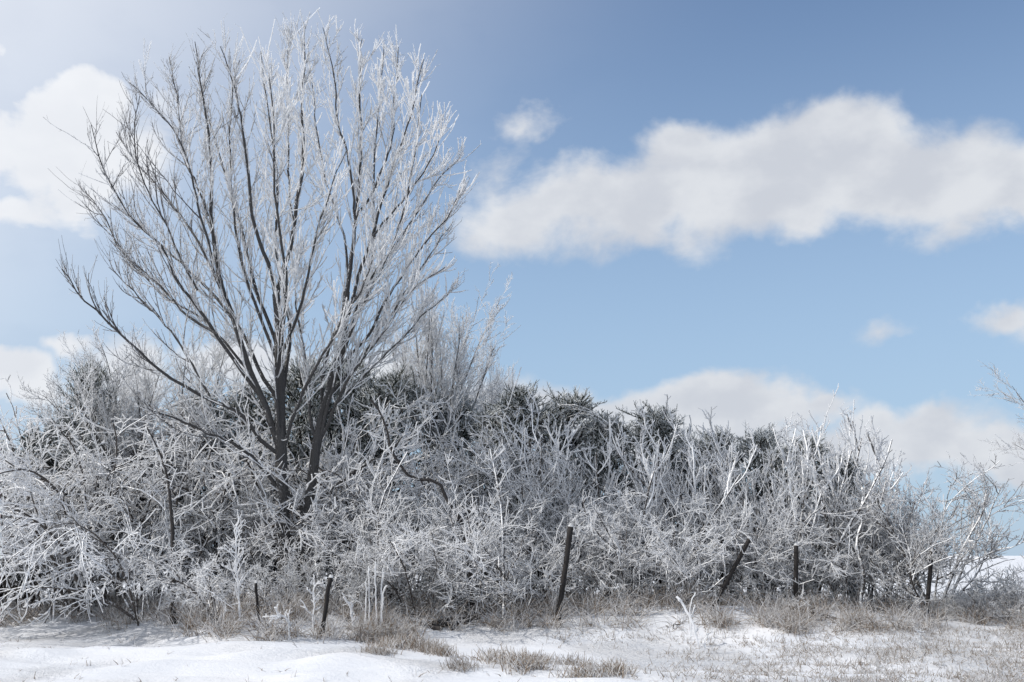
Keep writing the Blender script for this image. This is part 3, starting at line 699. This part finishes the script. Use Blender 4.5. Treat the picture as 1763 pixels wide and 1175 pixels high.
solo('ice_coated_weed', 'bent white rimed stalk between the short post and the upright stalks', 'weed', [(612, 1070), (604, 1045), (590, 1025)], 17.4, 17.4, .015, .018, .85, M['shrub_twig'], seed=45, twig=(4, .15, .4, .013, .8))
solo('ice_coated_weed', 'small feathery white weed in front of the dry grass fringe', 'weed', [(1580, 1118), (1580, 1105), (1581, 1090)], 16.0, 16.0, .008, .006, .7, M['shrub_twig'], seed=46, twig=(14, .12, .3, .008, .7))
solo('rimed_sapling', 'slender white rimed sapling at the edge of the drooping shrubs', 'sapling', [(415, 1085), (408, 1020), (405, 960), (408, 905)], 17.3, 17.4, .016, .010, .6, M['shrub_twig'], seed=47, twig=(22, .32, .5, .011, .7))

# ------------------------------------------------------------------ fence posts
def post(label, bot, top, Y, w, seed, dY=0.0):
    g = np.random.default_rng(seed)
    b = at(bot[0], bot[1], Y); t_ = at(top[0], top[1], Y + dY)
    b2 = b.copy(); gzv = g1(b[0], b[1]); dirv = (t_ - b) / np.linalg.norm(t_ - b)
    b2 = b + dirv * ((gzv - .12 - b[2]) / dirv[2])
    root = thing('fence_post', label, 'post', tuple(b2), 'old fence posts along the hedge')
    n = 12; k = np.linspace(0, 1, n)[:, None]
    pts = (t_ - b2)[None] * k + np.cumsum(g.normal(0, .004, (n, 3)), 0)
    r = np.full(n, w / 2) * (1 + g.normal(0, .05, n))
    P = np.vstack([pts, pts[-1] + dirv * .004, pts[-1] + dirv * .006]); rr = np.r_[r, r[-1] * .8, .002]
    V, Q, I = tubes([Br(P[None], rr[None], np.array([0.]), np.array([0]))], 9, .0)
    s = link('shaft', mesh_from('shaft', V, Q, I), M['post'], root)
    # rime caught on the top end
    cap = Br(np.stack([pts[-1] + dirv * .001, pts[-1] + dirv * .02, pts[-1] + dirv * .045, pts[-1] + dirv * .05])[None], np.array([[w * .52, w * .50, w * .3, .003]]), np.array([1.]), np.array([0]))
    V, Q, I = tubes([cap], 9)
    link('rime_cap', mesh_from('rime_cap', V, Q, I), M['shrub_twig'], root)
post('short dark fence post leaning beside the rimed weeds and upright stalks', (555, 1088), (570, 996), 16.9, .075, 1)
post('thin dark fence post half hidden in grass below the twin trunks', (445, 1052), (442, 1006), 17.6, .05, 2)
post('tall dark fence post tilting before the tangled shrubs', (961, 1060), (981, 908), 18.6, .10, 3)
post('dark fence post leaning steeply across the white shrubs', (1228, 1046), (1289, 928), 19.0, .085, 4)
post('upright dark fence post before the antler branched shrubs', (1370, 1038), (1372, 938), 19.2, .09, 5)
post('rough dark fence post under the round open-branched shrub', (1595, 1052), (1606, 950), 19.2, .075, 6)

# fallen wood half under snow
def fallen(px, py, Y, L, r, az, seed, label):
    g = np.random.default_rng(seed); c = at(px, py, Y); z = g1(c[0], c[1])
    d = np.array([math.cos(az), math.sin(az), g.uniform(-.05, .25)])
    solo_pts = [d * s * L for s in (0, .3, .6, 1)]
    t = thing('fallen_branch', label, 'branch', (c[0], c[1], z + r * .5), 'fallen branches ' + label.split('branch ', 1)[1])
    b = single(solo_pts, r, r * .5, .15, n=14); b.p[0, 1:] += np.cumsum(g.normal(0, .012, (13, 3)), 0)
    V, Q, I = tubes([b], 8, .1, g); link('stem', mesh_from('stem', V, Q, I), M['dark_bark'], t)
for k, (px, py, Y, L, r, az) in enumerate(((745, 1055, 18.4, .9, .05, .3), (760, 1060, 18.2, .7, .04, 2.6), (735, 1050, 18.6, 1.1, .035, .1), (780, 1062, 18.3, .6, .03, 1.0), (1150, 1064, 18.2, .35, .011, 1.9), (1160, 1066, 18.1, .4, .010, .7), (1440, 1060, 18.4, .9, .03, 2.8), (1390, 1075, 17.8, .35, .014, 2.2))):
    fallen(px, py, Y, L, r, az, 50 + k, ['dark fallen branch in the heap below the crooked branch', 'dark fallen branch lying beside the foot of the long icy stick', 'dark fallen branch near the upright post'][0 if k < 4 else 1 if k < 6 else 2])

# ------------------------------------------------------------------ grass
def blades(x, y, h, lean, w, g, ice, P=4, z=None):
    n = len(x); a = g.uniform(0, 6.283, n)
    s = np.stack([x, y, (gz(x, y) if z is None else z) - .02], -1)
    ln = np.abs(g.normal(lean, lean * .5, n))
    d = np.stack([np.cos(a) * np.sin(ln), np.sin(a) * np.sin(ln), np.cos(ln)], -1)
    p = path(s, d, h, P, -.25 - lean * .8, .10, g)
    r = (w * np.exp(g.normal(0, .2, n)))[:, None] * np.linspace(1, .35, P)[None]
    return Br(p, r, ice + g.normal(0, .2, n), np.zeros(n, int))
def edge_y(x): return 18.6 - 1.6 * np.exp(-((x + 4.2) / 1.6) ** 2) + 0.25 * np.sin(x * 0.9) + 1.7 * sst(-6.0, -8.4, x)
def clumped(g, n, x0, x1, fy, k=.5):
    cx = g.uniform(x0, x1, int(n * .03) + 1); i = g.integers(0, len(cx), n)
    x = cx[i] + g.normal(0, .10, n); cy = fy(cx, g)
    return x, cy[i] + g.normal(0, .08, n), cx[i]
def grass():
    g = np.random.default_rng(31)
    # tall frosted dry grass at the foot of the hedge
    x, y, _ = clumped(g, 24000, -11, 12.5, lambda c, g: edge_y(c) + g.uniform(-.8, 3.4, len(c)) ** 1)
    keep = ~((x > 1.4) & (x < 3.6) & (y < 19.4) & (g.uniform(size=len(x)) < .45)) & ~((x < 0.6) & (x > -1.5) & (y < 18.2))
    x, y = x[keep], y[keep]
    h = g.uniform(.22, .62, len(x)) * (1 - .30 * (x < -6.5)) * np.where(x > 4.5, .85, 1)
    b = blades(x, y, h, .55, .0065, g, .46, P=4)
    V, Q, I = tubes([b], 3)
    o = link('dry_grass', mesh_from('dry_grass', V, Q, I), M['dry_grass'])
    tag(o, 'tall frosted dry grass matted along the foot of the hedge', 'grass', kind='stuff')
    # short stubble coming through the snow, thickest towards the right
    n = 33000
    x = g.uniform(-8.5, 11.5, n); y = g.uniform(11.3, 18.4, n)
    lim = edge_y(x) - .4
    den = sst(.2, 5.5, x - (y - 12) * .15) * (.35 + .65 * (np.sin(x * 2.1 + y * 3.3) + np.sin(x * 3.7 - y * 2.1) > -.3)) * .9
    den = np.maximum(den, .35 * (np.exp(-((y - 17.6) / .5) ** 2)) * (x > .5))
    den = np.maximum(den, .012)
    m = (g.uniform(size=n) < den) & (y < lim + .5)
    x, y = x[m], y[m]
    x = np.repeat(x, 3) + g.normal(0, .025, len(x) * 3); y = np.repeat(y, 3) + g.normal(0, .025, len(y) * 3)
    b = blades(x, y, g.uniform(.04, .15, len(x)), .5, .0055, g, .46, P=3)
    V, Q, I = tubes([b], 3)
    o = link('grass_stubble', mesh_from('grass_stubble', V, Q, I), M['dry_grass'])
    tag(o, 'short tan grass stubble poking through the thin snow', 'grass', kind='stuff')
grass()
def tussock(seed):
    g = np.random.default_rng(seed); n = 240
    x = g.normal(0, .15, n); y = g.normal(0, .11, n)
    b = blades(x, y, g.uniform(.08, .27, n), .35, .0065, g, .40, z=np.zeros(n))
    V, Q, I = tubes([b], 3); me = mesh_from('grass_tussock', V, Q, I); me.materials.append(M['dry_grass']); return me
TUS = [tussock(800 + k) for k in range(3)]
for i, (px, py, s) in enumerate([(640, 1100, 1), (665, 1112, 1.1), (700, 1118, 1.25), (735, 1122, 1.1), (690, 1102, .9), (760, 1128, .9), (850, 1140, 1.1), (880, 1146, 1.3), (905, 1152, 1.1), (925, 1140, .8), (985, 1150, 1.0), (1010, 1162, 1.1), (1060, 1158, .9), (650, 1128, .8), (790, 1150, .8)]):
    Y = 15.0
    for _ in range(12):
        v = at(px, py, Y); Y = 1.0 * (EYE[2] - g1(v[0], v[1])) / ((EYE[2] - v[2]) / Y)
    v = at(px, py, Y)
    o = thing('grass_tussock', ('brown frosted grass tussock in the long clump before the upright stalks' if px < 780 and i != 14 else 'brown frosted grass tussock standing in the open snow away from the posts'), 'grass', (v[0], v[1], g1(v[0], v[1]) - .01), 'grass tussocks before the upright stalks' if px < 780 and i != 14 else 'grass tussocks in the open snow', i * 1.7, (s, s, s * .9))
    link('blade_tuft', TUS[i % 3], None, o)

tot = sum(len(m.polygons) * 2 for m in bpy.data.meshes)
print('UNIQUE TRIANGLES', tot, 'OBJECTS', len(SC.objects))
